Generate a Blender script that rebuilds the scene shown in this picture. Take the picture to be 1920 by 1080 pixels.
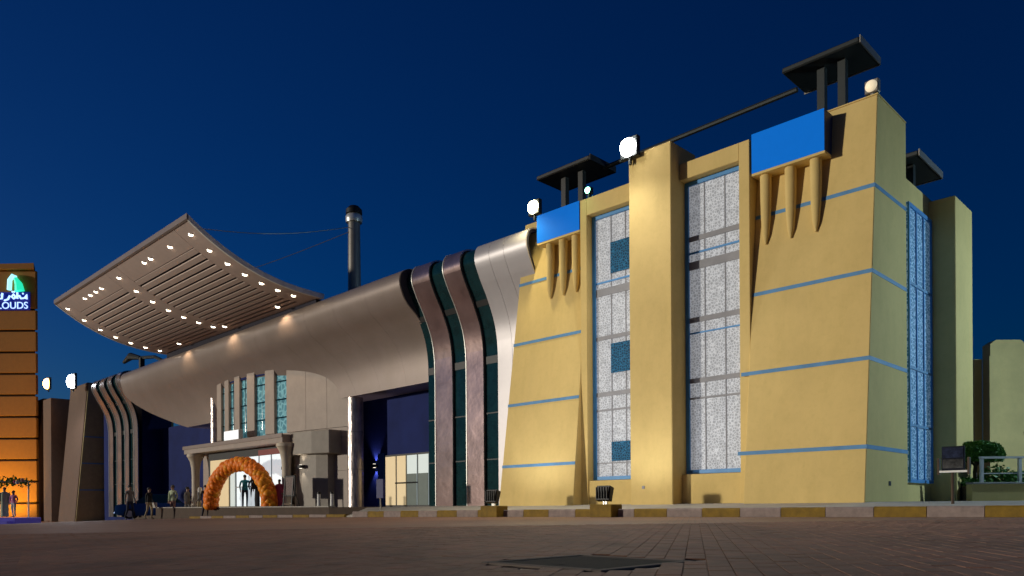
import bpy, bmesh, math, random
from mathutils import Matrix, Vector
R = math.radians
random.seed(7)
sc = bpy.context.scene
for o in list(bpy.data.objects): bpy.data.objects.remove(o)
col = sc.collection

# ------------------------------------------------------------------ camera
cam = bpy.data.cameras.new('camera'); co = bpy.data.objects.new('camera', cam); col.objects.link(co)
cam.sensor_width = 36; cam.lens = 27.0; cam.shift_y = 0.2125; cam.clip_end = 3000; cam.clip_start = 0.05
co.matrix_world = Matrix.Rotation(R(90), 4, 'X') @ Matrix.Rotation(R(-0.35), 4, 'Z')
sc.camera = co
sc.render.resolution_x, sc.render.resolution_y = 1024, 576
# ------------------------------------------------------------------ sky, key light, exposure
world = bpy.data.worlds.new('World'); sc.world = world; world.use_nodes = True
wn, wl = world.node_tree.nodes, world.node_tree.links
wn.clear()
sky = wn.new('ShaderNodeTexSky'); sky.sky_type = 'NISHITA'; sky.sun_disc = False
sky.sun_elevation = R(1.5); sky.sun_rotation = R(-50); sky.altitude = 0; sky.air_density = 1.0; sky.dust_density = 0.3; sky.ozone_density = 7.0
tint = wn.new('ShaderNodeMixRGB'); tint.blend_type = 'MULTIPLY'; tint.inputs[0].default_value = 1; tint.inputs[2].default_value = (0.8, 0.95, 0.95, 1)
bg = wn.new('ShaderNodeBackground'); bg.inputs[1].default_value = 0.112
wo = wn.new('ShaderNodeOutputWorld')
wl.new(sky.outputs[0], tint.inputs[1]); wl.new(tint.outputs[0], bg.inputs[0]); wl.new(bg.outputs[0], wo.inputs[0])
KEY = Vector((0.95, 0.22, -0.07)).normalized()          # direction the forecourt light travels
sl = bpy.data.lights.new('sun', 'SUN'); sl.energy = 2.0; sl.angle = R(2.0); sl.color = (1.0, 0.93, 0.80)
so = bpy.data.objects.new('sun', sl); col.objects.link(so)
so.rotation_euler = KEY.to_track_quat('-Z', 'Y').to_euler(); so.location = (-30, -5, 20)
sc.view_settings.view_transform = 'Standard'; sc.view_settings.look = 'None'
sc.view_settings.exposure = 0.0; sc.view_settings.gamma = 1.0; sc.view_settings.use_curve_mapping = False
try:
    sc.cycles.use_denoising = True; sc.cycles.max_bounces = 6; sc.cycles.sample_clamp_indirect = 6
except Exception: pass

# ------------------------------------------------------------------ frame of the building
# a runs along the facade to the far left, b goes into the building, z is up
UX, UY = -0.71195, 0.70223
VX, VY = 0.70223, 0.71195
CX, CY = 8.146, 17.0
ROT = math.atan2(-UY, -UX)
def F(a, b, z=0.0): return Vector((CX + a*UX + b*VX, CY + a*UY + b*VY, z))
def road_z(x):
    z = -0.30 + 0.008*max(min(x, 30), -200)
    if x < 0:
        q = max(x, -34); z = -0.30 + 0.008*q - 0.0004*q*q
    return z

# ------------------------------------------------------------------ materials
MATS = {}
def nodes_of(m): return m.node_tree.nodes, m.node_tree.links
def mat(name, c, rough=0.7, metal=0.0, var=0.12, scale=3.0, bump=0.0, bscale=40.0, spec=0.4, emit=0.0, ecol=None, stretch=(1,1,1), wear=None):
    if name in MATS: return MATS[name]
    m = bpy.data.materials.new(name); m.use_nodes = True
    n, l = nodes_of(m); p = n['Principled BSDF']
    p.inputs['Roughness'].default_value = rough; p.inputs['Metallic'].default_value = metal
    p.inputs['Specular IOR Level'].default_value = spec
    tc = n.new('ShaderNodeTexCoord'); mp = n.new('ShaderNodeMapping'); mp.inputs['Scale'].default_value = stretch
    l.new(tc.outputs['Object'], mp.inputs[0])
    nz = n.new('ShaderNodeTexNoise'); nz.inputs['Scale'].default_value = scale; nz.inputs['Detail'].default_value = 6; nz.inputs['Roughness'].default_value = 0.65
    l.new(mp.outputs[0], nz.inputs['Vector'])
    cr = n.new('ShaderNodeValToRGB'); cr.color_ramp.elements[0].position = 0.3; cr.color_ramp.elements[1].position = 0.7
    cr.color_ramp.elements[0].color = tuple(x*(1-var) for x in c) + (1,); cr.color_ramp.elements[1].color = tuple(min(1, x*(1+var)) for x in c) + (1,)
    l.new(nz.outputs[0], cr.inputs[0]); last = cr.outputs[0]
    for (ws, wscale, lo, pos0, pos1) in (wear or ()):                 # stains and wear laid over the whole surface
        ge = n.new('ShaderNodeNewGeometry'); wm = n.new('ShaderNodeMapping'); wm.inputs['Scale'].default_value = ws; l.new(ge.outputs['Position'], wm.inputs[0])
        wz = n.new('ShaderNodeTexNoise'); wz.inputs['Scale'].default_value = wscale; wz.inputs['Detail'].default_value = 7; wz.inputs['Roughness'].default_value = 0.7; l.new(wm.outputs[0], wz.inputs['Vector'])
        wr = n.new('ShaderNodeValToRGB'); wr.color_ramp.elements[0].position = pos0; wr.color_ramp.elements[1].position = pos1
        wr.color_ramp.elements[0].color = (lo, lo, lo*.97, 1); wr.color_ramp.elements[1].color = (1, 1, 1, 1); l.new(wz.outputs[0], wr.inputs[0])
        wx = n.new('ShaderNodeMixRGB'); wx.blend_type = 'MULTIPLY'; wx.inputs[0].default_value = 1; l.new(last, wx.inputs[1]); l.new(wr.outputs[0], wx.inputs[2]); last = wx.outputs[0]
    l.new(last, p.inputs['Base Color'])
    if bump:
        bz = n.new('ShaderNodeTexNoise'); bz.inputs['Scale'].default_value = bscale; bz.inputs['Detail'].default_value = 4
        l.new(mp.outputs[0], bz.inputs['Vector'])
        bp = n.new('ShaderNodeBump'); bp.inputs['Strength'].default_value = bump; bp.inputs['Distance'].default_value = 0.02
        l.new(bz.outputs[0], bp.inputs['Height']); l.new(bp.outputs[0], p.inputs['Normal'])
    if emit:
        p.inputs['Emission Color'].default_value = tuple(ecol or c) + (1,); p.inputs['Emission Strength'].default_value = emit
    MATS[name] = m; return m
def emis(name, c, s):
    if name in MATS: return MATS[name]
    m = bpy.data.materials.new(name); m.use_nodes = True; n, l = nodes_of(m); p = n['Principled BSDF']
    p.inputs['Base Color'].default_value = tuple(c) + (1,); p.inputs['Emission Color'].default_value = tuple(c) + (1,); p.inputs['Emission Strength'].default_value = s
    MATS[name] = m; return m
def lattice(name, c_hi, c_lo, scale, emit=0.0):
    """pierced geometric screen: pale ribs over darker glass, with relief"""
    m = bpy.data.materials.new(name); m.use_nodes = True; n, l = nodes_of(m); p = n['Principled BSDF']
    tc = n.new('ShaderNodeTexCoord')
    v = n.new('ShaderNodeTexVoronoi'); v.feature = 'DISTANCE_TO_EDGE'; v.inputs['Scale'].default_value = scale; v.inputs['Randomness'].default_value = 0.85
    l.new(tc.outputs['Object'], v.inputs['Vector'])
    cr = n.new('ShaderNodeValToRGB'); cr.color_ramp.elements[0].position = 0.07; cr.color_ramp.elements[1].position = 0.17
    cr.color_ramp.elements[0].color = c_hi + (1,); cr.color_ramp.elements[1].color = c_lo + (1,)
    l.new(v.outputs['Distance'], cr.inputs[0])
    nz = n.new('ShaderNodeTexNoise'); nz.inputs['Scale'].default_value = 5; nz.inputs['Detail'].default_value = 5
    l.new(tc.outputs['Object'], nz.inputs['Vector'])
    mx = n.new('ShaderNodeMixRGB'); mx.blend_type = 'OVERLAY'; mx.inputs[0].default_value = 0.35
    l.new(cr.outputs[0], mx.inputs[1]); l.new(nz.outputs[0], mx.inputs[2]); l.new(mx.outputs[0], p.inputs['Base Color'])
    bp = n.new('ShaderNodeBump'); bp.invert = True; bp.inputs['Strength'].default_value = 0.6; bp.inputs['Distance'].default_value = 0.02
    l.new(v.outputs['Distance'], bp.inputs['Height']); l.new(bp.outputs[0], p.inputs['Normal'])
    p.inputs['Roughness'].default_value = 0.5; p.inputs['Specular IOR Level'].default_value = 0.15
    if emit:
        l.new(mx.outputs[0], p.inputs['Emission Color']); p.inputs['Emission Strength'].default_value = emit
    MATS[name] = m; return m

M = {}
M['plaster'] = mat('ochre_plaster', (0.72, 0.525, 0.195), 0.85, var=0.06, scale=0.7, bump=0.12, bscale=60, stretch=(1, 1, 0.35), wear=[((2.2, 2.2, .4), 1.2, .95, .30, .5), ((1, 1, 1), .55, .90, .34, .6), ((1, 1, 1), 7, .95, .3, .5)])
M['stripe'] = mat('blue_stripe_paint', (0.09, 0.25, 0.46), 0.6, var=0.15)
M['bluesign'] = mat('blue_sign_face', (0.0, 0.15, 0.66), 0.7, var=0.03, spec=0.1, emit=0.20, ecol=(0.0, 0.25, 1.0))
M['blueside'] = mat('blue_sign_return', (0.01, 0.03, 0.12), 0.5)
M['frameblue'] = mat('blue_window_frame', (0.06, 0.26, 0.58), 0.5)
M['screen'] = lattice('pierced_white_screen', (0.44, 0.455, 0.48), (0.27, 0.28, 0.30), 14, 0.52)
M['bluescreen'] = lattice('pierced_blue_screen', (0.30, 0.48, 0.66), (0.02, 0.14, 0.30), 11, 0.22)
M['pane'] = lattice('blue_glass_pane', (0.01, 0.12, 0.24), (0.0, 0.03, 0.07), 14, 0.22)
M['band'] = mat('grey_transom', (0.27, 0.27, 0.29), 0.6)
M['clad'] = mat('taupe_cladding', (0.27, 0.212, 0.182), 0.38, metal=0.25, var=0.08, scale=0.5, bump=0.04, bscale=2, wear=[((1, 1, .5), .8, .93, .35, .6)])
M['cladgrey'] = mat('pale_grey_cladding', (0.46, 0.43, 0.43), 0.4, metal=0.3, var=0.06, scale=1.2)
M['bronze'] = mat('polished_rose_metal', (0.62, 0.43, 0.40), 0.16, metal=0.88, var=0.22, scale=1.2, bump=0.6, bscale=1.1)
M['steelstrip'] = mat('polished_grey_metal', (0.38, 0.37, 0.40), 0.2, metal=0.85, var=0.2, scale=1.2, bump=0.5, bscale=1.1)
M['darkglass'] = mat('dark_teal_glass', (0.006, 0.03, 0.034), 0.08, var=0.3, spec=0.6)
M['rim'] = mat('silver_edge_trim', (0.72, 0.70, 0.64), 0.35, metal=0.6)
M['paletrim'] = mat('pale_edge_trim', (0.80, 0.80, 0.74), 0.4, metal=0.1)
M['navy'] = mat('navy_cladding', (0.012, 0.022, 0.115), 0.65, var=0.2, scale=0.8, spec=0.08)
M['beige'] = mat('beige_stone_panel', (0.36, 0.29, 0.24), 0.6, var=0.10, scale=1.5, bump=0.05)
M['brownstone'] = mat('brown_stone', (0.075, 0.05, 0.034), 0.7, var=0.15, spec=0.2)
M['cream'] = mat('cream_column_stone', (0.55, 0.47, 0.36), 0.6, var=0.10)
M['olive'] = mat('olive_taupe_panel', (0.29, 0.25, 0.205), 0.6, var=0.1)
M['mirror'] = mat('mirror_steel', (0.48, 0.41, 0.38), 0.30, metal=0.75, var=0.45, scale=4, bump=1.0, bscale=6, stretch=(3, 3, .7))
M['paintsteel'] = mat('painted_steel', (0.26, 0.24, 0.21), 0.4, metal=0.5)
M['darksteel'] = mat('dark_steel', (0.025, 0.03, 0.03), 0.5, metal=0.3)
M['black'] = mat('black_metal', (0.012, 0.011, 0.010), 0.5)
M['slat'] = mat('soffit_slat', (0.58, 0.45, 0.385), 0.6, var=0.05)
M['void'] = mat('soffit_void', (0.02, 0.018, 0.03), 0.9)
M['yellowk'] = mat('yellow_kerb_paint', (0.20, 0.115, 0.004), 0.75, var=0.3, scale=5, bump=0.2)
M['whitek'] = mat('white_kerb_paint', (0.25, 0.19, 0.165), 0.75, var=0.25, scale=5, bump=0.2)
M['concrete'] = mat('concrete', (0.36, 0.33, 0.29), 0.8, var=0.2, scale=2, bump=0.2)
M['white'] = mat('white_paint', (0.72, 0.70, 0.66), 0.5)
M['shadefront'] = mat('shade_brown_front', (0.105, 0.058, 0.036), 0.7, var=0.12)  # left block fronts: dark brown stands in for unlit ochre plaster
M['shadeside'] = mat('shade_darkened_ochre', (0.40, 0.31, 0.14), 0.8, var=0.12)  # left block walls: shade put into the colour as a darker ochre
M['orange'] = mat('orange_cladding', (0.44, 0.175, 0.018), 0.7, var=0.08)
M['bgwall'] = mat('pale_render', (0.62, 0.47, 0.20), 0.85, var=0.12, scale=1.0)
M['leaf'] = mat('hedge_leaf', (0.085, 0.22, 0.03), 0.6, var=0.4, scale=14)
M['trunk'] = mat('bark', (0.10, 0.07, 0.045), 0.9)
M['balloon'] = mat('orange_balloon', (0.88, 0.21, 0.012), 0.5, var=0.12, scale=1.5, spec=0.25)
M['skin'] = mat('skin', (0.36, 0.22, 0.15), 0.5)
M['glasslit'] = emis('lit_shop_glass', (0.62, 0.70, 0.68), 0.42)
M['glasscream'] = emis('lit_cream_glass', (0.72, 0.55, 0.30), 0.42)
M['doorlit'] = emis('lit_door_glass', (0.66, 0.74, 0.78), 0.75)
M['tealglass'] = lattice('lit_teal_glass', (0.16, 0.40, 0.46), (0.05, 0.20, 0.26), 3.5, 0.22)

# ------------------------------------------------------------------ mesh builder
class MB:
    def __init__(s): s.v = []; s.f = []
    def add(s, vs, fs):
        k = len(s.v); s.v += [tuple(p) for p in vs]; s.f += [tuple(i + k for i in f) for f in fs]; return s
    def hexa(s, p): return s.add(p, [(0,3,2,1), (4,5,6,7), (0,1,5,4), (1,2,6,5), (2,3,7,6), (3,0,4,7)])
    def box(s, x0, x1, y0, y1, z0, z1):
        return s.hexa([(x0,y0,z0), (x1,y0,z0), (x1,y1,z0), (x0,y1,z0), (x0,y0,z1), (x1,y0,z1), (x1,y1,z1), (x0,y1,z1)])
    def loft(s, rings, caps=True, closed=True):
        n = len(rings[0]); vs = [p for r in rings for p in r]; fs = []
        for i in range(len(rings)-1):
            for j in range(n if closed else n-1):
                k = (j+1) % n; fs.append((i*n+j, i*n+k, (i+1)*n+k, (i+1)*n+j))
        if caps: fs.append(tuple(range(n-1, -1, -1))); fs.append(tuple((len(rings)-1)*n + j for j in range(n)))
        return s.add(vs, fs)
    def prism(s, pts, lo, hi, axis):
        """pts: 2-D outline; extruded along axis 0 (a) -> pts are (b,z); axis 2 -> pts are (a,b); axis 1 -> (a,z)"""
        def mk(h): return [((h, p, q) if axis == 0 else (p, q, h) if axis == 2 else (p, h, q)) for p, q in pts]
        return s.loft([mk(lo), mk(hi)])
    def tube(s, path, rad, n=10, caps=True):
        path = [Vector(p) for p in path]; rs = rad if isinstance(rad, (list, tuple)) else [rad]*len(path); rings = []
        for i, p in enumerate(path):
            d = (path[min(i+1, len(path)-1)] - path[max(i-1, 0)]).normalized()
            x = d.orthogonal() if i == 0 else x - d*x.dot(d)
            x.normalize(); y = d.cross(x)
            rings.append([tuple(p + (x*math.cos(2*math.pi*k/n) + y*math.sin(2*math.pi*k/n))*rs[i]) for k in range(n)])
        return s.loft(rings, caps)
    def lathe(s, prof, cx=0, cy=0, n=20):
        return s.loft([[(cx + r*math.cos(2*math.pi*k/n), cy + r*math.sin(2*math.pi*k/n), z) for k in range(n)] for r, z in prof])
    def ball(s, c, r, n=10, m=7, sq=(1,1,1)):
        rings = []
        for i in range(m):
            t = math.pi*(0.04 + 0.92*i/(m-1))
            rings.append([(c[0] + r*sq[0]*math.sin(t)*math.cos(2*math.pi*k/n), c[1] + r*sq[1]*math.sin(t)*math.sin(2*math.pi*k/n), c[2] - r*sq[2]*math.cos(t)) for k in range(n)])
        return s.loft(rings)
    def mesh(s, name, conv=None, bevel=0.0, smooth=False):
        me = bpy.data.meshes.new(name)
        vs = [conv(p) for p in s.v] if conv else s.v
        me.from_pydata(vs, [], s.f)
        bm = bmesh.new(); bm.from_mesh(me); bmesh.ops.recalc_face_normals(bm, faces=bm.faces)
        if bevel:
            bmesh.ops.bevel(bm, geom=list(bm.edges), offset=bevel, segments=1, affect='EDGES')
        bm.to_mesh(me); bm.free()
        if smooth:
            for p in me.polygons: p.use_smooth = True
            me.set_sharp_from_angle(angle=R(38))
        return me
class Thing:
    """an Empty at the base of a thing; parts are meshed in the thing's frame"""
    def __init__(s, name, label=None, cat=None, group=None, kind=None, at=(0,0,0), frame='F', rotz=0.0):
        s.o = bpy.data.objects.new(name, None); col.objects.link(s.o); s.o.empty_display_size = 0.3
        s.at = at; s.frame = frame
        if frame == 'F': s.o.location = F(*at); s.o.rotation_euler.z = ROT
        else: s.o.location = at; s.o.rotation_euler.z = rotz
        tag(s.o, label, cat, group, kind)
    def conv(s, p):
        if s.frame == 'F': return (-(p[0]-s.at[0]), p[1]-s.at[1], p[2]-s.at[2])
        if s.frame == 'W': return (p[0]-s.at[0], p[1]-s.at[1], p[2]-s.at[2])
        return tuple(p)                                   # 'L': already local
    def part(s, name, mb, m, parent=None, bevel=0.0, smooth=False, label=None, kind=None):
        o = bpy.data.objects.new(name, mb.mesh(name, s.conv, bevel, smooth)); col.objects.link(o)
        o.data.materials.append(M[m] if isinstance(m, str) else m)
        o.parent = parent or s.o
        if label: o['label'] = label
        if kind: o['kind'] = kind
        return o
    def lamp(s, name, kind, p, energy, color, parent=None, aim=None, size=0.05, spot=60, blend=0.8):
        ld = bpy.data.lights.new(name, kind); ld.energy = energy; ld.color = color; ld.shadow_soft_size = size
        if kind == 'SPOT': ld.spot_size = R(spot); ld.spot_blend = blend
        o = bpy.data.objects.new(name, ld); col.objects.link(o); o.parent = parent or s.o
        o.location = s.conv(p)
        if aim is not None:
            d = Vector(s.conv(aim)) - Vector(s.conv(p)); o.rotation_euler = d.to_track_quat('-Z', 'Y').to_euler()
        return o
def tag(o, label=None, cat=None, group=None, kind=None):
    if label: o['label'] = label
    if cat: o['category'] = cat
    if group: o['group'] = group
    if kind: o['kind'] = kind
def solo(name, mb, m, label=None, cat=None, group=None, kind=None, frame='F', bevel=0.0, smooth=False):
    conv = (lambda p: tuple(F(*p))) if frame == 'F' else None
    o = bpy.data.objects.new(name, mb.mesh(name, conv, bevel, smooth)); col.objects.link(o)
    o.data.materials.append(M[m] if isinstance(m, str) else m); tag(o, label, cat, group, kind); return o
def spline(pts, n):
    """Catmull-Rom through pts"""
    out = []; k = len(pts)
    for i in range(k-1):
        p0, p1, p2, p3 = pts[max(i-1,0)], pts[i], pts[i+1], pts[min(i+2,k-1)]
        for j in range(n):
            t = j/n
            out.append(tuple(0.5*((2*b) + (-a+c)*t + (2*a-5*b+4*c-d)*t*t + (-a+3*b-3*c+d)*t**3) for a, b, c, d in zip(p0, p1, p2, p3)))
    out.append(tuple(pts[-1])); return out

# ================================================================== GROUND
def ground_material():
    m = bpy.data.materials.new('brick_paving'); m.use_nodes = True; n, l = nodes_of(m); p = n['Principled BSDF']
    tc = n.new('ShaderNodeTexCoord'); mp = n.new('ShaderNodeMapping'); mp.inputs['Rotation'].default_value = (0, 0, R(13.4 + 90))
    l.new(tc.outputs['Object'], mp.inputs[0])
    br = n.new('ShaderNodeTexBrick'); br.inputs['Scale'].default_value = 1.0; br.inputs['Brick Width'].default_value = 0.22; br.inputs['Row Height'].default_value = 0.11
    br.inputs['Mortar Size'].default_value = 0.006; br.inputs['Bias'].default_value = 0.0
    br.inputs['Color1'].default_value = (0.285, 0.145, 0.087, 1); br.inputs['Color2'].default_value = (0.24, 0.122, 0.075, 1); br.inputs['Mortar'].default_value = (0.17, 0.105, 0.08, 1)
    l.new(mp.outputs[0], br.inputs['Vector'])
    nz = n.new('ShaderNodeTexNoise'); nz.inputs['Scale'].default_value = 0.35; nz.inputs['Detail'].default_value = 8; nz.inputs['Roughness'].default_value = 0.7
    l.new(tc.outputs['Object'], nz.inputs['Vector'])
    cr = n.new('ShaderNodeValToRGB'); cr.color_ramp.elements[0].position = 0.32; cr.color_ramp.elements[1].position = 0.7
    cr.color_ramp.elements[0].color = (0.72, 0.70, 0.68, 1); cr.color_ramp.elements[1].color = (1.15, 1.13, 1.1, 1)
    l.new(nz.outputs[0], cr.inputs[0])
    mx = n.new('ShaderNodeMixRGB'); mx.blend_type = 'MULTIPLY'; mx.inputs[0].default_value = 1
    l.new(br.outputs['Color'], mx.inputs[1]); l.new(cr.outputs[0], mx.inputs[2]); l.new(mx.outputs[0], p.inputs['Base Color'])
    p.inputs['Roughness'].default_value = 0.62; p.inputs['Specular IOR Level'].default_value = 0.35
    bp = n.new('ShaderNodeBump'); bp.inputs['Strength'].default_value = 0.4; bp.inputs['Distance'].default_value = 0.01
    l.new(br.outputs['Fac'], bp.inputs['Height']); bp.invert = True; l.new(bp.outputs[0], p.inputs['Normal'])
    return m
M['road'] = ground_material()
def road_sheet():
    xs = [-900, -300, -120, -60] + [-50 + 2*i for i in range(46)] + [60, 120, 300, 900]
    ys = [-60, -10, 0, 5, 10, 20, 40, 60, 90, 150, 400, 1200]
    vs = [(x, y, road_z(x) - 0.012) for y in ys for x in xs]; nx = len(xs)
    fs = [(j*nx+i, j*nx+i+1, (j+1)*nx+i+1, (j+1)*nx+i) for j in range(len(ys)-1) for i in range(nx-1)]
    return solo('road', MB().add(vs, fs), 'road', 'brown brick forecourt road in front of the buildings', None, kind='structure', frame='W')
road = road_sheet()
# near pavers as pieces: the nearest 300 singly, the rest in view joined
PT = R(13.4); e1 = (math.sin(PT), math.cos(PT)); e2 = (math.cos(PT), -math.sin(PT))
WEAR = [((1, .35, 1), .9, .62, .36, .58), ((1, 1, 1), 3.2, .8, .3, .5)]
M['paver'] = mat('paver_brown', (0.275, 0.132, 0.076), 0.8, var=0.18, scale=9, bump=0.3, bscale=90, wear=WEAR)
M['paver2'] = mat('paver_dark', (0.245, 0.117, 0.068), 0.8, var=0.18, scale=9, bump=0.3, bscale=90, wear=WEAR)
M['paver3'] = mat('paver_red', (0.285, 0.124, 0.071), 0.8, var=0.18, scale=9, bump=0.3, bscale=90, wear=WEAR)
def paver_mb(L=0.2175, W=0.1075, h=0.012, c=0.0025):
    x, y = L/2, W/2
    lo = [(-x,-y,-h), (x,-y,-h), (x,y,-h), (-x,y,-h)]; mi = [(-x,-y,-c), (x,-y,-c), (x,y,-c), (-x,y,-c)]
    hi = [(-x+c,-y+c,0), (x-c,-y+c,0), (x-c,y-c,0), (-x+c,y-c,0)]
    return MB().loft([lo, mi, hi])
spots = []
for i in range(-130, 180):
    for j in range(-5, 95):
        s = i*0.11; t = j*0.22 + (0.11 if i % 2 else 0.0)
        x = e2[0]*s + e1[0]*t; y = e2[1]*s + e1[1]*t
        if 2.2 < y < 11.5 and abs(x) < 0.70*y + 0.25: spots.append((y, x))
COVER = (0.40, 4.02)                                              # utility cover in the paving
spots = [(y, x) for y, x in spots if not (abs(x-COVER[0]) + abs(y-COVER[1]) < 0.62)]
spots.sort()
pm = [paver_mb().mesh('paver_%d' % k) for k in range(3)]
for k, q in enumerate(('paver', 'paver2', 'paver3')): pm[k].materials.append(M[q])
prot = math.atan2(e1[1], e1[0])
rest = [MB(), MB(), MB()]
for i, (y, x) in enumerate(spots):
    k = random.choice((0, 0, 1, 2)); dz = road_z(x) + random.uniform(-0.0015, 0.001)
    sl_ = math.atan(0.008)
    if i < 300:
        o = bpy.data.objects.new('paver', pm[k]); col.objects.link(o); o.parent = road; o.location = (x, y, dz); o.rotation_euler = (random.uniform(-.004,.004), random.uniform(-.004,.004), prot)
    else:
        c_, s_ = math.cos(prot), math.sin(prot); pb = paver_mb()
        rest[k].add([(x + px*c_ - py*s_, y + px*s_ + py*c_, dz + pz + 0.004*(px*random.uniform(-1,1))) for px, py, pz in pb.v], pb.f)
for k, q in enumerate(('paver', 'paver2', 'paver3')):
    o = solo('paving', rest[k], q, frame='W', kind='stuff'); o.parent = road
# utility cover
cv = Thing('utility_cover', 'dark square metal utility cover set diamond-wise in the brick paving', 'manhole cover', at=(COVER[0], COVER[1], road_z(0.4)), frame='L', rotz=R(45))
cv.part('cover_plate', MB().box(-.34, .34, -.34, .34, -.01, .0), mat('cast_iron', (0.035, 0.034, 0.031), 0.9, spec=0.1, bump=0.5, bscale=25), bevel=.003)
fr = MB()
for q in ((-.40, .40, -.40, -.345), (-.40, .40, .345, .40), (-.40, -.345, -.345, .345), (.345, .40, -.345, .345)): fr.box(*q, -.012, .003)
cv.part('cover_frame', fr, mat('worn_mortar', (.13, .105, .088), .8, spec=.1), bevel=.004)
for sx in (-1, 1): cv.part('lifting_slot', MB().box(sx*.24-.03, sx*.24+.03, -.012, .012, .0005, .0015), MATS['cast_iron'])

# ---- pavement beside the facade and its painted kerb
def fx(a, b): return F(a, b).x
KB = -2.8
def kerb_top(a): return road_z(fx(a, KB)) + 0.185
sw = MB(); st = [-14, -9, -6, -4, -2, 0, 2, 4, 6, 8, 10, 12, 14, 16]
rows = []
for a in st: rows.append([(a, KB+.16, kerb_top(a)-.006), (a, -1.6, (kerb_top(a)+0.03)*.6-.01), (a, -0.7, .035-.003*max(a,0)), (a, 9, .05)])
n = 4; vs = [p for r in rows for p in r]
sw.add(vs, [(i*n+j, i*n+j+1, (i+1)*n+j+1, (i+1)*n+j) for i in range(len(rows)-1) for j in range(n-1)])
solo('pavement', sw, mat('pavement_paint', (0.40, 0.37, 0.33), 0.75, var=0.18, scale=1.5, bump=0.15), 'pale pavement strip along the foot of the yellow building', kind='structure')
kerb = Thing('kerb', 'yellow and white painted kerb along the road', kind='structure', at=(5, KB, 0))
i = 0; a = -9.95
while a < 15.9:
    t = kerb_top(a+.45); g = road_z(fx(a+.45, KB)) - .05
    kb = MB().prism([(KB, g), (KB+.17, g), (KB+.17, t), (KB+.03, t), (KB, t-.03)], a+.006, a+.904, 0)
    kerb.part('kerb_stone', kb, 'yellowk' if i % 2 else 'whitek'); i += 1; a += .91

# ---- entrance terrace: low dark stone plinth with a thin painted edge
tz = -0.02
ter = Thing('terrace', 'low dark stone terrace before the entrance', kind='structure', at=(25, -1.6, 0))
ter.part('paving_slab', MB().prism([(16.05, .6), (16.05, -.75), (18.6, -.75), (20.0, -1.5), (37.5, -1.5), (39, .6), (47, .6), (47, 9), (16.05, 9)], -1.2, tz, 2), 'brownstone')
ter.part('nosing', MB().prism([(20.0, -1.53), (37.5, -1.53), (37.5, -1.2), (20.0, -1.2)], tz+.003, tz+.05, 2), 'concrete')
kk = Thing('kerb', 'thin white and yellow painted road edge before the entrance', kind='structure', at=(24, -2.5, 0))
a = 17.2; i = 0
while a < 29.5:
    g = road_z(fx(a+.5, -2.5))
    kk.part('kerb_stone', MB().box(a+.01, a+1.19, -2.62, -2.45, g-.05, g+.09), 'whitek' if i % 2 else 'yellowk', bevel=.012); a += 1.2; i += 1
solo('kerb_ramp', MB().hexa([(16.1, -2.6, -.6), (17.1, -2.6, -.6), (18.6, -.6, -.6), (16.1, -.6, -.6), (16.1, -2.6, -.22), (17.1, -2.6, -.33), (18.6, -.6, tz-.004), (16.1, -.6, .0)]), 'concrete', 'pale concrete ramp beside the mirror column terrace', kind='structure')

# ================================================================== MAIN YELLOW BUILDING
H0, HB = 9.06, 0.9
def bat(z): return -HB*(1 - z/H0)                                   # batter of the tower fronts
mbd = Thing('main_building', 'ochre yellow building with battered towers, blue stripes and pierced white window screens', 'building', at=(5.4, 0, 0))
P = mbd.part
P('wall', MB().box(.12, 10.7, .02, 5.5, -.5, 7.9), 'plaster')
tr = P('tower', MB().loft([[(0, bat(-.5), -.5), (0, 1.85, -.5), (2.8, 1.85, -.5), (2.8, bat(-.5), -.5)], [(0, 0, H0), (0, 1.85, H0), (2.8, 1.85, H0), (2.8, 0, H0)]]), 'plaster', bevel=.012)
def lefta(z): return 11.14 - .37*z/H0
tl = P('tower', MB().loft([[(8.1, bat(-.5), -.5), (8.1, 1.85, -.5), (lefta(-.5), 1.85, -.5), (lefta(-.5), bat(-.5), -.5)], [(8.1, 0, H0-.1), (8.1, 1.85, H0-.1), (lefta(H0), 1.85, H0-.1), (lefta(H0), 0, H0-.1)]]), 'plaster', bevel=.012)
P('rear_pier', MB().box(-.5, .6, 3.95, 5.5, -.5, 7.8), 'plaster', bevel=.015)
P('pier', MB().box(4.76, 6.08, -.9, .3, -.5, 9.35), 'plaster', bevel=.02)
# window frames
P('window_surround', MB().box(2.803, 3.08, -.5, .1, -.5, 8.85).box(3.08, 4.757, -.5, .1, 8.42, 8.85).box(3.08, 4.757, -.46, .1, -.5, .78), 'plaster', bevel=.01)
P('window_surround', MB().box(7.86, 8.098, -.5, .1, -.5, 8.85).box(6.083, 7.86, -.5, .1, 8.36, 8.85).box(6.083, 7.86, -.46, .1, -.5, .70), 'plaster', bevel=.01)
def screen_window(a0, a1, z0, z1, b, bars, cols, squares=()):
    w = P('window', MB().box(a0, a1, b, b+.05, z0, z1), 'screen')
    t = .10
    fr = MB().box(a1-t, a1, b-.06, b-.002, z0, z1).box(a0, a0+.02, b-.06, b-.002, z0, z1).box(a0+.02, a1-t, b-.06, b-.002, z1-t, z1).box(a0+.02, a1-t, b-.06, b-.002, z0, z0+t)
    P('frame', fr, 'frameblue', w)
    for z, h, m in bars: P('transom', MB().box(a0+.022, a1-t-.002, b-.03, b-.003, z-h/2, z+h/2), m, w)
    for c in cols: P('mullion', MB().box(c-.012, c+.012, b-.02, b-.0035, z0+t, z1-t), 'band', w)
    for (s0, s1, q0, q1) in squares:
        P('pane', MB().box(s0, s1, b-.05, b-.032, q0, q1), 'pane', w)
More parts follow.
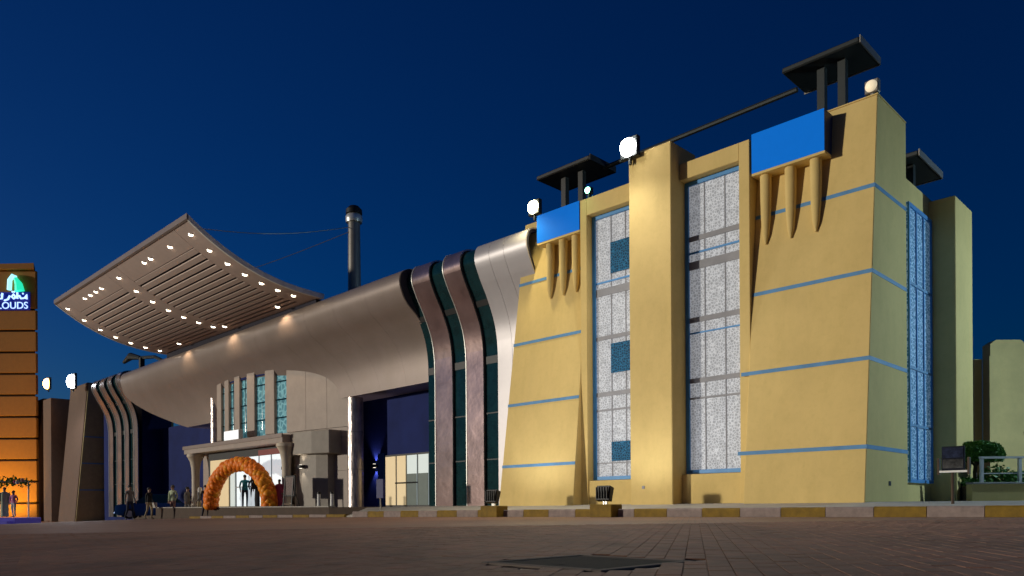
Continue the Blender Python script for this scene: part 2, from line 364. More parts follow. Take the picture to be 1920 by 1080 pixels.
screen_window(3.085, 4.752, .80, 8.41, -.2, [(6.92,.13,'band'), (6.55,.05,'frameblue'), (6.22,.21,'band'), (4.80,.13,'band'), (4.46,.04,'frameblue'), (3.22,.12,'band'), (2.76,.05,'band')], (3.62, 4.2))
screen_window(6.088, 7.852, .72, 8.35, -.2, [(6.12,.21,'band'), (6.40,.05,'frameblue'), (4.80,.11,'band'), (3.18,.12,'band'), (2.72,.05,'band'), (1.2,.03,'band')], (6.7, 7.2),
              [(6.11, 7.2, 6.60, 7.48), (6.11, 7.2, 3.76, 4.60), (6.11, 7.2, 1.25, 1.80)])
# blue stripes following the batter (front, and round the right-hand side)
for z in (7.0, 5.08, 3.15, 1.22):
    h = .045; o = .006
    def strip(a0, a1): return MB().hexa([(a0, bat(z-h)-o, z-h), (a1, bat(z-h)-o, z-h), (a1, bat(z-h)+.02, z-h), (a0, bat(z-h)+.02, z-h), (a0, bat(z+h)-o, z+h), (a1, bat(z+h)-o, z+h), (a1, bat(z+h)+.02, z+h), (a0, bat(z+h)+.02, z+h)])
    P('stripe', strip(-.006, 2.79 if z > 3.9 else 3.0), 'stripe', tr)
    P('stripe', MB().box(-.007, .02, bat(z)+.025, 1.84, z-h, z+h), 'stripe', tr)
    P('stripe', strip(8.11, lefta(z)+.004), 'stripe', tl)
P('wall_vent', MB().box(-.012, .01, .55, .68, .40, .50), 'black', tr)
P('socket_cover', MB().box(5.62, 5.70, -.915, -.9, .42, .50), 'band')
# side glazing on the right-hand flank
w = P('window', MB().box(.07, .118, 2.15, 3.93, .5, 7.3), 'bluescreen')
P('frame', MB().box(.03, .068, 2.15, 2.22, .5, 7.3).box(.03, .068, 3.86, 3.93, .5, 7.3).box(.03, .068, 2.22, 3.86, 7.2, 7.3).box(.03, .068, 2.22, 3.86, .5, .58), 'frameblue', w)
for z in (5.35, 3.3, 1.9): P('transom', MB().box(.035, .066, 2.22, 3.86, z-.03, z+.03), 'stripe', w)
for b in (2.75, 3.3): P('mullion', MB().box(.04, .066, b-.025, b+.025, .58, 7.2), 'frameblue', w)
# blue sign boxes with their tapering brackets
for (a0, a1, z0, z1, fa) in ((.98, 2.74, 7.98, 8.93, (1.26, 1.86, 2.48)), (8.13, 9.80, 8.02, 8.86, (8.42, 8.92, 9.44))):
    s = P('sign_box', MB().box(a0, a1, -.49, .0, z0, z1), 'blueside')
    P('sign_face', MB().box(a0, a1, -.505, -.492, z0, z1), 'bluesign', s)
    P('sign_soffit', MB().box(a0-.012, a1+.0, -.5, .05, z0-.06, z0-.002), 'plaster', s)
    for a in fa:
        P('bracket', MB().tube([(a, -.30, z0-.05), (a, -.30, z0-.6), (a, -.305, z0-1.1), (a, -.31, z0-1.5), (a, -.315, z0-1.72)], [.135, .13, .115, .08, .02], 14), 'plaster', smooth=True)
# roof parapet coping lines
P('coping', MB().box(-.01, 2.81, -.012, 1.86, H0+.002, H0+.03), 'plaster', tr)

# ================================================================== ENTRANCE HALL (curved canopy front)
hall = Thing('entrance_hall', 'curved taupe entrance hall with overhanging rounded roof edge and beige window wall', 'building', at=(28, 0, 0))
P = hall.part
PROF = spline([(1.2, 8.74), (.3, 8.74), (-.25, 8.68), (-.5, 8.5), (-.57, 8.1), (-.34, 7.56), (0, 6.96), (.33, 6.2), (.47, 5.4), (.49, 4.5)], 4) + [(.49, 3.2), (.49, 1.6), (.49, -.6)]
def prof_strip(a0, a1, i0, i1, off=0.0, th=0.05):
    rings = []
    pr = PROF
    def nrm(i):
        p, q = pr[max(i-1, 0)], pr[min(i+1, len(pr)-1)]; d = (q[0]-p[0], q[1]-p[1]); l = math.hypot(*d) or 1
        return (d[1]/l, -d[0]/l)                                     # points outwards (to -b)
    for i in range(i0, i1+1):
        nx, nz = nrm(i); b, z = pr[i]
        ob, oz = b + nx*off, z + nz*off; ib, iz = b + nx*(off-th), z + nz*(off-th)
        rings.append([(a0, ob, oz), (a1, ob, oz), (a1, ib, iz), (a0, ib, iz)])
    return MB().loft(rings)
NP = len(PROF) - 1
def zi(z): return min(range(8, NP+1), key=lambda i: abs(PROF[i][1]-z))
def banded(a_edges, kinds, seed, lab):
    rnd = random.Random(seed)
    for (a1, a0), k in zip(zip(a_edges[:-1], a_edges[1:]), kinds):
        if k == 'm':
            cuts = [0, zi(8.0), zi(7.3), zi(6.4), zi(5.5), zi(4.5), NP-2, NP-1, NP]
            st = P('metal_strip', prof_strip(a0+.03, a1-.03, 0, NP, -.03, .04), 'void', label='polished %s metal strip curling over the roof edge' % ('rose' if lab == 'right' else 'grey'))
            for c0, c1 in zip(cuts[:-1], cuts[1:]):
                if c1 > c0: P('panel', prof_strip(a0+.012, a1-.012, c0, c1, .05 + rnd.uniform(-.006, .006), .05), 'bronze' if lab == 'right' else 'steelstrip', st, smooth=True)
            P('edge_trim', prof_strip(a1-.010, a1+.02, 0, NP, .07, .16), 'rim', st, smooth=True)
        else:
            st = P('glass_strip', prof_strip(a0, a1, 0, NP, -.06, .04), 'darkglass', smooth=True)
            for z in (7.0, 5.2, 3.2, 1.6):
                j = zi(z)
                if j < NP: P('glazing_bar', prof_strip(a0+.01, a1-.01, j, j+1, -.04, .02) if j < NP-4 else MB().box(a0+.01, a1-.01, .53, .55, z-.02, z+.02), 'black', st)
banded([16.35, 15.82, 14.86, 14.10, 13.22, 12.57], 'gmgmg', 3, 'right')
banded([51.0, 50.2, 49.4, 48.6, 47.9, 47.2, 46.3, 45.6], 'mgmgmgm', 4, 'left')
# pale grey cladding panels between strips and tower
base = P('backing', prof_strip(10.2, 12.56, 0, NP, -.06, .06), 'void')
acut = [12.56, 11.86, 11.2, 10.2]; icut = [0, 6, zi(7.35), zi(5.6), zi(4.5), NP-1, NP]
for a1, a0 in zip(acut[:-1], acut[1:]):
    for c0, c1 in zip(icut[:-1], icut[1:]):
        P('cladding_panel', prof_strip(a0+.006, a1-.006, c0, c1, 0, .045), 'cladgrey', base, smooth=True)
P('strip_wall', MB().box(12.0, 15.9, .75, 2.6, -.6, 8.5), 'navy'); P('strip_wall', MB().box(45.7, 53, .75, 2.6, -1.4, 8.5), 'navy')
# great beam
RP = spline([(.9, 8.76), (.1, 8.76), (-.45, 8.68), (-.78, 8.48), (-.87, 8.18), (-.80, 7.85), (-.56, 7.43), (-.07, 7.02), (.35, 6.52), (.6, 5.98), (.72, 5.33), (.74, 4.72)], 4)
LP = spline([(45.55, .9, 8.62), (45.55, .2, 8.62), (45.5, -.35, 8.54), (45.45, -.58, 8.36), (45.4, -.66, 8.1), (45.4, -.6, 7.7), (45.3, -.42, 7.1), (44.3, -.15, 6.45), (42.6, .12, 5.8), (40.9, .32, 5.3), (39.4, .46, 4.9), (38.2, .55, 4.62)], 4)
def beam_ring(t, inset=0.0):
    ring = []
    for k, ((b, z), (la, lb, lz)) in enumerate(zip(RP, LP)):
        a = 16.25 + (la-16.25)*t
        ring.append((a, b + (lb-b)*t + inset, z + (lz-z)*t - (inset if k < 8 else -inset*.3)))
    return ring + [(ring[-1][0], 2.2, ring[-1][2]), (ring[0][0], 2.2, ring[0][2])]
rbm = P('roof_beam', MB().loft([beam_ring(s_/40, .05) for s_ in range(41)]), 'void', label='long taupe metal beam with rounded nose and swept underside')
NB = 13
for q in range(NB):
    P('cladding_sheet', MB().loft([beam_ring((q + (.0015 if s_ == 0 else .9985 if s_ == 5 else s_/5))/NB) for s_ in range(6)]), 'clad', rbm, smooth=True)
P('roof_deck', MB().box(16.3, 45, 2.2, 7.5, 8.0, 8.6), 'darksteel')
# beige window wall, gently bowed
def bow(a): return .0095*(a-31)**2
def wallseg(a0, a1, z0, z1, off=0.0, th=.5, gap=0.0):
    k = max(1, int((a1-a0)/.6)); ring = []
    rr = []
    for i in range(k+1):
        a = a0 + gap + (a1-a0-2*gap)*i/k
        rr.append([(a, bow(a)+off, z0), (a, bow(a)+off+th, z0), (a, bow(a)+off+th, z1), (a, bow(a)+off, z1)])
    return MB().loft(rr)
wins = [(26.3, 27.27), (28.08, 29.04), (29.8, 30.54), (31.12, 31.75), (32.25, 32.65)]
ww = P('window_wall', wallseg(21.95, 35.4, -.5, 3.45, .06, .5), 'beige')
bounds = [21.95] + [x for w_ in wins for x in w_] + [33.2]
for k in range(0, len(bounds), 2):
    if k == 0: P('backing', wallseg(bounds[0], bounds[1], 3.46, 7.4, .05, .4), 'void', ww)
    else: P('pilaster', wallseg(bounds[k], bounds[k+1], 3.46, 7.4, -.02, .7), 'beige', ww, bevel=.02)
for a0, a1 in ((21.95, 23.4), (23.4, 24.85), (24.85, 26.3)):
    for z0, z1 in ((3.46, 4.9), (4.9, 6.2), (6.2, 7.4)): P('cladding_panel', wallseg(a0, a1, z0, z1, 0, .045, .008), 'beige', ww)
for a0, a1 in ((21.95, 23.4), (23.4, 24.85)):
    for z0, z1 in ((-.02, 1.55), (1.57, 3.0), (3.02, 3.44)): P('cladding_panel', wallseg(a0, a1, z0, z1, .0, .05, .008), 'beige', ww)
for (a0, a1) in wins:
    g = P('window', wallseg(a0, a1, 3.46, 7.3, .12, .05), 'tealglass', ww)
    P('mullion', MB().tube([((a0+a1)/2, bow(a0)+.11, 3.75), ((a0+a1)/2, bow(a0)+.11, 7.2)], .02, 6), 'darkglass', g)
    for z in (4.2, 5.05, 5.9): P('transom', wallseg(a0, a1, z-.03, z+.03, .06, .05), 'darkglass', g)
    P('window_head', wallseg(a0, a1, 6.35, 7.3, .05, .06), 'navy', g)
# navy recess walls
P('recess_wall', MB().box(15.9, 23.2, 2.0, 2.5, -.5, 5.2), 'navy')
P('recess_wall', MB().box(36.3, 47.0, 2.0, 2.5, -1.3, 5.2), 'navy')
# shop front in the right recess
sf = P('shop_front', MB().box(17.95, 21.05, 1.93, 1.99, -.02, 2.2), 'black')
xs = [18.0, 18.75, 19.5, 20.2, 21.0]
for i in range(4):
    P('pane', MB().box(xs[i]+.05, xs[i+1]-.05, 1.90, 1.926, .05, 2.12), ('glasslit', 'glasslit', 'glasscream', 'glasscream')[i], sf)
for i in (0, 1): P('blind', MB().box(xs[i]+.06, xs[i+1]-.06, 1.88, 1.895, .05, 1.35), mat('green_grey_film', (0.10, 0.14, 0.12), 0.4), sf)
P('push_bar', MB().tube([(18.75, 1.86, .98), (20.2, 1.86, .98)], .03, 8), 'black', sf)
P('door_jamb', MB().box(21.07, 21.5, 1.9, 1.99, 0, 2.3), mat('blue_jamb', (0.01, 0.08, 0.28), 0.4), sf)
# porch
ps = P('porch_roof', MB().box(25.0, 35.6, -.72, .8, 2.86, 3.24), 'beige', bevel=.02)
P('porch_fascia', MB().box(24.96, 35.64, -.78, -.725, 3.10, 3.28), 'clad', ps)
for a in (25.15, 34.75):
    P('column', MB().lathe([(.30, -.1), (.30, .1), (.22, .16), (.20, .3), (.20, 1.7), (.22, 2.1), (.29, 2.45), (.40, 2.66), (.44, 2.70), (.44, 2.83), (.40, 2.855)], a, -.45, 24), 'cream', smooth=True)
P('porch_cabin', MB().prism([(22.5, .1), (22.5, .8), (25.3, .8), (25.3, -.25), (24.6, -.38), (23.4, -.25)], 2.3, 3.32, 2), 'olive', bevel=.03)
P('porch_pillar', MB().prism([(22.95, .3), (22.95, .8), (25.1, .8), (25.1, -.02), (24.4, -.1), (23.5, .05)], -.3, 2.3, 2), 'olive')
# doors: glazed, lit from inside
dr = P('door', MB().box(25.6, 33.9, -.12, -.06, -.02, 2.8), 'black')
for a0, a1, m in ((25.75, 27.0, 'doorlit'), (27.15, 28.2, 'doorlit'), (28.35, 30.6, 'doorlit'), (30.8, 31.3, 'glasslit'), (31.5, 33.6, 'glasscream')):
    P('pane', MB().box(a0, a1, -.16, -.125, .05, 2.45), m, dr)
P('push_bar', MB().tube([(28.2, -.2, 1.0), (30.6, -.2, 1.0)], .03, 8), 'rim', dr)
P('door_header', MB().box(25.7, 28.3, -.18, -.13, 2.46, 2.72), mat('red_header', (0.22, 0.03, 0.02), 0.5), dr)
lb = Thing('light_box', 'blank white light box standing on the porch roof above the orange arch', 'sign', at=(30.0, -.55, 3.24))
lb.part('housing', MB().box(29.3, 30.9, -.66, -.45, 3.285, 3.78), 'white', bevel=.02)
lb.part('lit_face', MB().box(29.34, 30.86, -.675, -.663, 3.32, 3.75), emis('white_sign_face', (0.8, 0.82, 0.84), .8))

# ================================================================== UPSWEPT CANOPY
cp = Thing('entrance_canopy', 'upswept rectangular canopy with slatted underside and rows of downlights above the beam', 'canopy', at=(30, -.5, 8.6))
P = cp.part
A0, A1 = 22.0, 38.4
def cz(s): return 8.72 + .12*s + 1.69*s**2.4
def cb(s): return -.45 - 5.65*s
def csheet(a0, a1, s0, s1, d0, d1, k=8):
    rr = []
    for i in range(k+1):
        s = s0 + (s1-s0)*i/k
        rr.append([(a0, cb(s), cz(s)+d0), (a1, cb(s), cz(s)+d0), (a1, cb(s), cz(s)+d1), (a0, cb(s), cz(s)+d1)])
    return MB().loft(rr)
P('deck', csheet(A0+.05, A1-.05, 0, .995, .06, .14, 24), 'void')
P('edge_trim', csheet(A0-.06, A0+.045, 0, 1, -.03, .17, 24), 'paletrim', smooth=True, label='pale silver trim along the right edge')
P('edge_trim', csheet(A1-.045, A1+.06, 0, 1, -.03, .17, 24), 'paletrim', smooth=True)
P('front_trim', csheet(A0-.06, A1+.06, 1.001, 1.012, -.03, .17, 1), 'clad')
P('root_beam', MB().box(A0+.3, A1-.3, -.62, -.05, 8.25, 8.715), 'void')
BAYS = ((A0+1.35, 29.6), (31.0, A1-1.35))
P('soffit_panel', csheet(A0+.05, BAYS[0][0]-.02, 0, 1, 0, .05, 24), 'slat', smooth=True)
P('soffit_panel', csheet(BAYS[1][1]+.02, A1-.05, 0, 1, 0, .05, 24), 'slat', smooth=True)
P('soffit_panel', csheet(BAYS[0][1]+.02, BAYS[1][0]-.02, 0, 1, 0, .05, 24), 'slat', smooth=True)
for b0, b1 in BAYS:
    P('soffit_panel', csheet(b0, b1, .865, 1, 0, .05, 6), 'slat', smooth=True)
    P('soffit_panel', csheet(b0, b1, 0, .08, 0, .05, 3), 'slat', smooth=True)
    ns = 15
    for i in range(ns):
        s0 = .085 + .775*i/ns; s1 = .085 + .775*(i+1)/ns
        P('slat', csheet(b0, b1, s0 + .016, s1 - .002, 0, .05, 2), 'slat')
M['bulb'] = emis('downlight_lens', (1.0, 0.86, 0.66), 14)
dls = [(A0+.65, .93 - .125*i) for i in range(7)] + [(A1-.65, .93 - .135*i) for i in range(7)] + [(30.3, .80 - .125*i) for i in range(6)]
dls += [(a, .93) for a in (24.6, 26.6, 27.3, 30.3, 32.6, 33.4, 34.2, 35.0)]
for a, s in dls:
    d = P('downlight', MB().lathe([(.11, cz(s)-.022), (.115, cz(s)+.02)], a, cb(s), 12), 'rim')
    P('lens', MB().lathe([(.085, cz(s)-.035), (.085, cz(s)-.024)], a, cb(s), 12), 'bulb', d)
for a in (24.5, 29.6, 35.0):                                          # spots in the canopy root that wash the beam
    d = P('downlight', MB().lathe([(.13, cz(.06)-.05), (.13, cz(.06)-.004)], a, cb(.13), 12), 'rim')
    P('lens', MB().lathe([(.09, cz(.06)-.06), (.09, cz(.06)-.052)], a, cb(.13), 12), 'bulb', d)
    cp.lamp('spot', 'SPOT', (a, cb(.13)-.12, cz(.13)-.12), 130, (1, .72, .45), d, (a, -.72, 7.0), .05, 110)

# ================================================================== MASTS AND CABLES
def mast(a, b, r, lab):
    m = Thing('support_mast', lab, 'mast', 'masts of the canopy', at=(a, b, 0))
    m.part('shaft', MB().lathe([(r*.9, 6.3), (r*.82, 9), (r*.74, 12.0), (r*.74, 12.25)], a, b, 24), 'paintsteel', smooth=True)
    m.part('mirror_casing', MB().lathe([(r*1.04, -.3), (r, .2), (r, 6.4)], a, b, 28), 'mirror', smooth=True)
    for z in (1.6, 3.2, 4.8): m.part('joint_ring', MB().lathe([(r+.006, z-.015), (r+.006, z+.015)], a, b, 28), 'paintsteel')
    m.part('collar', MB().lathe([(r*.98, 12.25), (r*1.05, 12.35), (r*1.05, 12.5), (r*.9, 12.58)], a, b, 24), 'rim', smooth=True)
    m.part('cap', MB().lathe([(r*.9, 12.585), (r*1.02, 12.62), (r*1.0, 12.8), (r*.6, 12.95)], a, b, 24), 'black', smooth=True)
mast(21.95, 1.05, .345, 'tall mirror-clad mast rising through the taupe beam to a dark cap')
mast(34.4, .5, .26, 'mirror-clad mast left of the porch, its top hidden behind the canopy')
for (p, q, lab) in (((21.95, .8, 12.0), (A0+.3, cb(.93), cz(.93)+.16), 'thin steel cable from mast head to right front corner of the canopy'), ((21.95, .8, 11.8), (30.3, cb(.7), cz(.7)+.16), 'thin steel cable from mast head to the middle of the canopy')):
    pts = [tuple(p[k] + (q[k]-p[k])*i/12 - (.25*math.sin(math.pi*i/12) if k == 2 else 0) for k in range(3)) for i in range(13)]
    solo('cable', MB().tube(pts, .014, 5), 'paintsteel', lab, 'cable', 'canopy cables')

# ================================================================== LEFT BLOCK
lbk = Thing('left_building', 'battered building coloured dim brown for shade, with leaning piers left of the entrance hall', 'building', at=(60, 0, -1))
P = lbk.part
def batl(z): return -.9*(1 - (z+1)/10)
def ltower(a0, a1, m): return P('tower', MB().loft([[(a0, batl(-1.6), -1.6), (a0, 2.5, -1.6), (a1, 2.5, -1.6), (a1, batl(-1.6), -1.6)], [(a0, 0, 9), (a0, 2.5, 9), (a1, 2.5, 9), (a1, 0, 9)]]), m, bevel=.02)
P('wall', MB().box(53.9, 68, 1.2, 6, -1.6, 8), 'shadeside')
t1 = ltower(54.0, 57.9, 'shadefront')
P('side_wall', MB().loft([[(53.9, batl(-1.6)+.05, -1.6), (53.9, 2.5, -1.6), (53.99, 2.5, -1.6), (53.99, batl(-1.6)+.05, -1.6)], [(53.9, .05, 8.9), (53.9, 2.5, 8.9), (53.99, 2.5, 8.9), (53.99, .05, 8.9)]]), 'shadeside', t1)
for z in (1.3, 3.2, 5.1): P('stripe', MB().box(53.88, 53.9, batl(z)+.1, 2.4, z-.04, z+.04), 'stripe', t1)
P('pier', MB().box(61.3, 63.4, -.45, 1.2, -1.6, 8.6), 'shadefront')
P('window', MB().box(58.4, 61.2, 1.1, 1.19, -.5, 8), 'darkglass'); P('window', MB().box(63.6, 65, 1.1, 1.19, -.5, 8), 'darkglass')
ltower(65.2, 68.0, 'shadefront')
# roof sign frame behind (dark)
for a_ in (52.0,):
    rt = Thing('roof_frame', 'dark bracket frame on the roof behind the left bright lamp', 'frame', at=(a_, 2, 8.6))
    rt.part('arm', MB().tube([(45.8, 3, 9.4), (48.5, 2.6, 10.4), (51.5, 2.4, 10.7)], .12, 8), 'darksteel')
    rt.part('head', MB().tube([(50.6, 2.4, 10.6), (51.8, 2.2, 10.85), (53.2, 2.2, 10.6)], [.14, .26, .12], 8), 'darksteel')
    rt.part('post', MB().box(50.3, 50.6, 2.3, 2.6, 8.5, 10.6), 'darksteel')

# ================================================================== ORANGE TOWER
ob = Thing('orange_building', 'tall orange-lit building with horizontal louvre joints at the left edge of the picture', 'building', at=(-44, 62, -1.2), frame='W')
P = ob.part
P('core', MB().prism([(-58, 62.3), (-38.6, 62.3), (-47.5, 74), (-58, 74)], -2, 19.4, 2), mat('dark_core', (0.10, 0.05, 0.02), .8))
z = -1.3
while z < 16.0:
    P('facade_band', MB().box(-58, -38.35, 62.0, 62.28, z+.09, z+1.66), 'orange', bevel=.03); z += 1.74
P('sign_band', MB().box(-58, -38.35, 62.0, 62.28, z+.06, 19.2), 'orange', bevel=.03)
P('parapet', MB().hexa([(-58, 61.6, 19.2), (-38.25, 61.6, 19.25), (-39.0, 63, 19.25), (-58, 63, 19.2), (-58, 61.6, 19.35), (-38.25, 61.6, 19.7), (-39.0, 63, 19.7), (-58, 63, 19.35)]), 'orange')
for x in (-40.2, -43.5):
    lm = P('uplight', MB().box(x-.25, x+.25, 59.3, 59.6, -1.0, -.7), 'black')
    ob.lamp('spot', 'SPOT', (x, 59.5, -.6), 1100, (1.0, .60, .05), lm, (x, 62.0, 2.2), .2, 130)
sg = Thing('illuminated_sign', 'glowing blue and white lettering with green arch emblem high on the orange building', 'sign', at=(-40.6, 61.8, 16), frame='W')
M['sgblue'] = emis('sign_blue', (0.10, 0.26, 1.0), 1.3); M['sgwhite'] = emis('sign_white', (0.42, 0.62, 1.0), 1.5); M['sggreen'] = emis('sign_green', (0.02, 0.75, 0.42), 1.1); M['sgcyan'] = emis('sign_cyan', (0.35, 0.85, 1.0), 1.3)
M['sgback'] = mat('sign_backing', (0.01, 0.015, 0.16), .5, emit=.25, ecol=(0.0, 0.02, 0.5))
sg.part('backing', MB().box(-42.6, -38.75, 61.86, 61.94, 16.0, 17.45), 'sgback')
sg.part('emblem', MB().tube([(-40.35, 61.8, 17.6), (-40.3, 61.8, 18.4), (-40.05, 61.8, 18.75), (-39.85, 61.8, 18.6)], .17, 8), 'sgcyan', label='pale cyan left leg of the arch emblem')
sg.part('emblem', MB().tube([(-39.85, 61.8, 18.55), (-39.6, 61.8, 18.1), (-39.5, 61.8, 17.5)], [.14, .28, .36], 8), 'sggreen', label='green right leg of the arch emblem')
def text(t, s, x, y, zc, m, thing, extr=.02):
    cu = bpy.data.curves.new('lettering', 'FONT'); cu.body = t; cu.size = s; cu.extrude = extr; cu.align_x = 'RIGHT'
    o = bpy.data.objects.new('lettering', cu); col.objects.link(o)
    me = bpy.data.meshes.new_from_object(o.evaluated_get(bpy.context.evaluated_depsgraph_get())); bpy.data.objects.remove(o)
    o = bpy.data.objects.new('lettering', me); col.objects.link(o); o.data.materials.append(M[m]); o.parent = thing.o
    o.location = thing.conv((x, y, zc)); o.rotation_euler = (R(90), 0, 0); return o
text('ULCLOUDS', .78, -38.85, 61.82, 16.10, 'sgwhite', sg)
# first line: joined script strokes with dots
def script_line(x, zc):
    strokes = [[(0, .0), (.0, .35), (-.15, .1), (-.45, .05), (-.6, .3)], [(-.75, .55), (-.75, .05)], [(-.9, .2), (-1.05, .42), (-1.2, .2), (-1.05, .05), (-.9, .15)], [(-1.35, .3), (-1.5, .0), (-1.8, -.1)], [(-1.95, .5), (-2.0, .05), (-2.3, .05), (-2.4, .3)], [(-2.55, .25), (-2.75, -.05), (-3.1, 0), (-3.2, .3)]]
    m = MB()
    for s_ in strokes: m.tube([(x+p, 61.8, zc+q) for p, q in s_], .075, 6)
    for p, q in ((-.3, .45), (-1.0, .6), (-1.15, .6), (-2.2, .35), (-2.8, .3)): m.ball((x+p, 61.8, zc+q), .075, 6, 5)
    return m
sg.part('lettering', script_line(-38.95, 16.85), 'sgwhite')

# ================================================================== BACKGROUND BUILDING, RIGHT
bb = Thing('background_building', 'pale rendered building with curved stepped parapet beyond the hedge', 'building', at=(18, 30, 0), frame='W')
prf = [(18.72, 6.2), (18.95, 6.36), (19.9, 6.36)] + spline([(20.0, 6.3), (20.15, 6.1), (20.5, 5.98), (20.8, 5.9), (20.95, 5.66), (21.4, 5.5), (25, 5.3)], 4) + [(25, -.3), (18.72, -.3)]
bb.part('front_wall', MB().prism(prf, 30.0, 30.5, 1), 'bgwall')
lf = spline([(30.5, 5.7), (32, 5.6), (33.5, 5.3), (34.2, 4.9), (35, 4.85), (37.5, 4.8)], 3)
bb.part('side_wall', MB().prism([(p, q) for p, q in lf] + [(37.5, -.3), (30.51, -.3)], 18.4, 18.7, 0), 'bgwall')
bb.part('pilaster', MB().box(18.6, 19.0, 29.86, 29.99, -.2, 5.7), 'bgwall')
bb.part('vent', MB().tube([(19.85+1.0, 29.9, 4.9), (19.85+1.0, 30.05, 4.9)], .13, 12), 'black')
bb.part('scroll', MB().tube([(20.05, 29.9, 2.8), (20.15, 29.9, 2.55), (20.35, 29.9, 2.4), (20.55, 29.9, 2.42)], .06, 8), 'darksteel')

# ================================================================== ROOF SHELTERS
def shelter(a0, a1, b0, b1, z, posts, zb, lab, m='darksteel'):
    t = Thing('roof_shelter', lab, 'roof slab', 'flat shelters on the roof', at=((a0+a1)/2, (b0+b1)/2, zb))
    s = t.part('slab', MB().box(a0, a1, b0, b1, z, z+.14), m, bevel=.03)
    t.part('edge_trim', MB().box(a0-.03, a0-.003, b0, b1, z-.02, z+.16).box(a0, a1, b1+.003, b1+.03, z-.02, z+.16), 'paintsteel' if m == 'darksteel' else m, s)
    for (pa, pb) in posts: t.part('post', MB().box(pa-.09, pa+.09, pb-.09, pb+.09, zb, z-.002), m)
shelter(.55, 2.42, .45, 1.75, 10.65, ((1.12, .95), (1.62, .95)), H0, 'broad dark flat slab on two posts over the tallest right-hand tower')
shelter(8.5, 10.7, .45, 1.75, 10.5, ((9.2, .95), (9.9, .95)), H0-.1, 'dark flat slab on two posts behind the yellowish lamp', 'black')
shelter(.25, 1.1, 3.6, 5.6, 8.95, ((.6, 4.15),), 7.8, 'small dark flat slab over the rear pier at right')
solo('roof_beam_rail', MB().tube([(2.4, 1.3, 10.58), (8.6, 1.3, 10.52)], .07, 8), 'darksteel', 'long dark rail running between the roof slabs', 'rail')

# ================================================================== LAMPS
def flood(name, lab, a, b, z, r, colr, strength, energy, out=(0, -1, 0), body='darksteel', grp='floodlights on the roof edge', bw=None):
    t = Thing(name, lab, 'floodlight', grp, at=(a, b, z-r-.1))
    h = t.part('housing', MB().box(a-r*1.15, a+r*1.15, b, b+.16, z-r*1.15, z+r*1.15), body, bevel=.02)
    le = t.part('lens', MB().tube([(a, b-.003, z), (a, b-.12*r, z), (a, b-.4*r, z), (a, b-.62*r, z), (a, b-.75*r, z)], [r, r, r*.85, r*.55, r*.1], 20), emis(name + '_lens_%d' % int(a*10), colr, strength), smooth=True)
    t.part('bracket', MB().box(a-.03, a+.03, b+.03, b+.12, z-r*1.15-.16, z-r*1.15-.002), body)
    if energy: t.lamp('lamp', 'SPOT', (a, b-.12-r, z), energy, colr, le, (a, b-3.0, z-2.2), .12, 165)
    return t
flood('floodlight', 'brilliant white floodlight at the top of the tall middle pier', 5.95, -1.08, 9.50, .24, (1, .98, .95), 60, 1300)
flood('floodlight', 'warm yellow floodlight at the left end of the yellow building roof', 10.02, -.42, 9.22, .20, (1, .88, .52), 45, 800)
flood('floodlight', 'small green lamp on the parapet beside the left blue sign', 7.85, -.45, 9.10, .085, (.25, 1, .6), 25, 30)
flood('floodlight', 'dazzling white floodlight on the left building beside the metal strips', 54.3, -.9, 9.0, .48, (.95, .97, 1), 60, 2200)
flood('floodlight', 'orange floodlight at the far left next to the white one', 60.8, -.8, 9.6, .40, (1, .50, .12), 32, 500)
t = flood('floodlight', 'round beige-lensed floodlight on the corner of the tallest tower', .14, .02, 9.30, .13, (.75, .62, .42), .8, 0, body='paintsteel')
# ground floodlights on concrete blocks by the kerb, lighting the facade
for a_, lab in ((5.42, 'black ground floodlight on a yellow-painted block before the middle pier'), (9.35, 'black ground floodlight on a block before the left tower')):
    g = road_z(fx(a_, -2.75)); t = Thing('ground_floodlight', lab, 'floodlight', 'ground floodlights at the kerb', at=(a_, -2.9, g))
    t.part('block', MB().box(a_-.34, a_+.34, -3.06, -2.62, g-.03, g+.30), 'yellowk', bevel=.02)
    z0 = g+.30
    t.part('stand', MB().box(a_-.05, a_-.02, -2.88, -2.82, z0, z0+.16).box(a_+.02, a_+.05, -2.88, -2.82, z0, z0+.16), 'rim')
    hs = t.part('housing', MB().hexa([(a_-.21, -2.98, z0+.10), (a_+.21, -2.98, z0+.10), (a_+.21, -2.86, z0+.06), (a_-.21, -2.86, z0+.06), (a_-.21, -2.93, z0+.46), (a_+.21, -2.93, z0+.46), (a_+.19, -2.74, z0+.40), (a_-.19, -2.74, z0+.40)]), 'black', bevel=.012)
    for k in range(5): t.part('cooling_fin', MB().box(a_-.16+.08*k-.008, a_-.16+.08*k+.008, -3.02, -2.965, z0+.14, z0+.42), 'black', hs)
    t.part('lens', MB().hexa([(a_-.17, -2.845, z0+.10), (a_+.17, -2.845, z0+.10), (a_+.17, -2.835, z0+.10), (a_-.17, -2.835, z0+.10), (a_-.16, -2.74, z0+.37), (a_+.16, -2.74, z0+.37), (a_+.16, -2.73, z0+.37), (a_-.16, -2.73, z0+.37)]), emis('ground_flood_lens', (1, .97, .9), 6), hs)
    t.lamp('lamp', 'SPOT', (a_, -2.70, z0+.30), 150, (.93, .95, 1), hs, (a_-.3, -.6, 6.5), .12, 150)
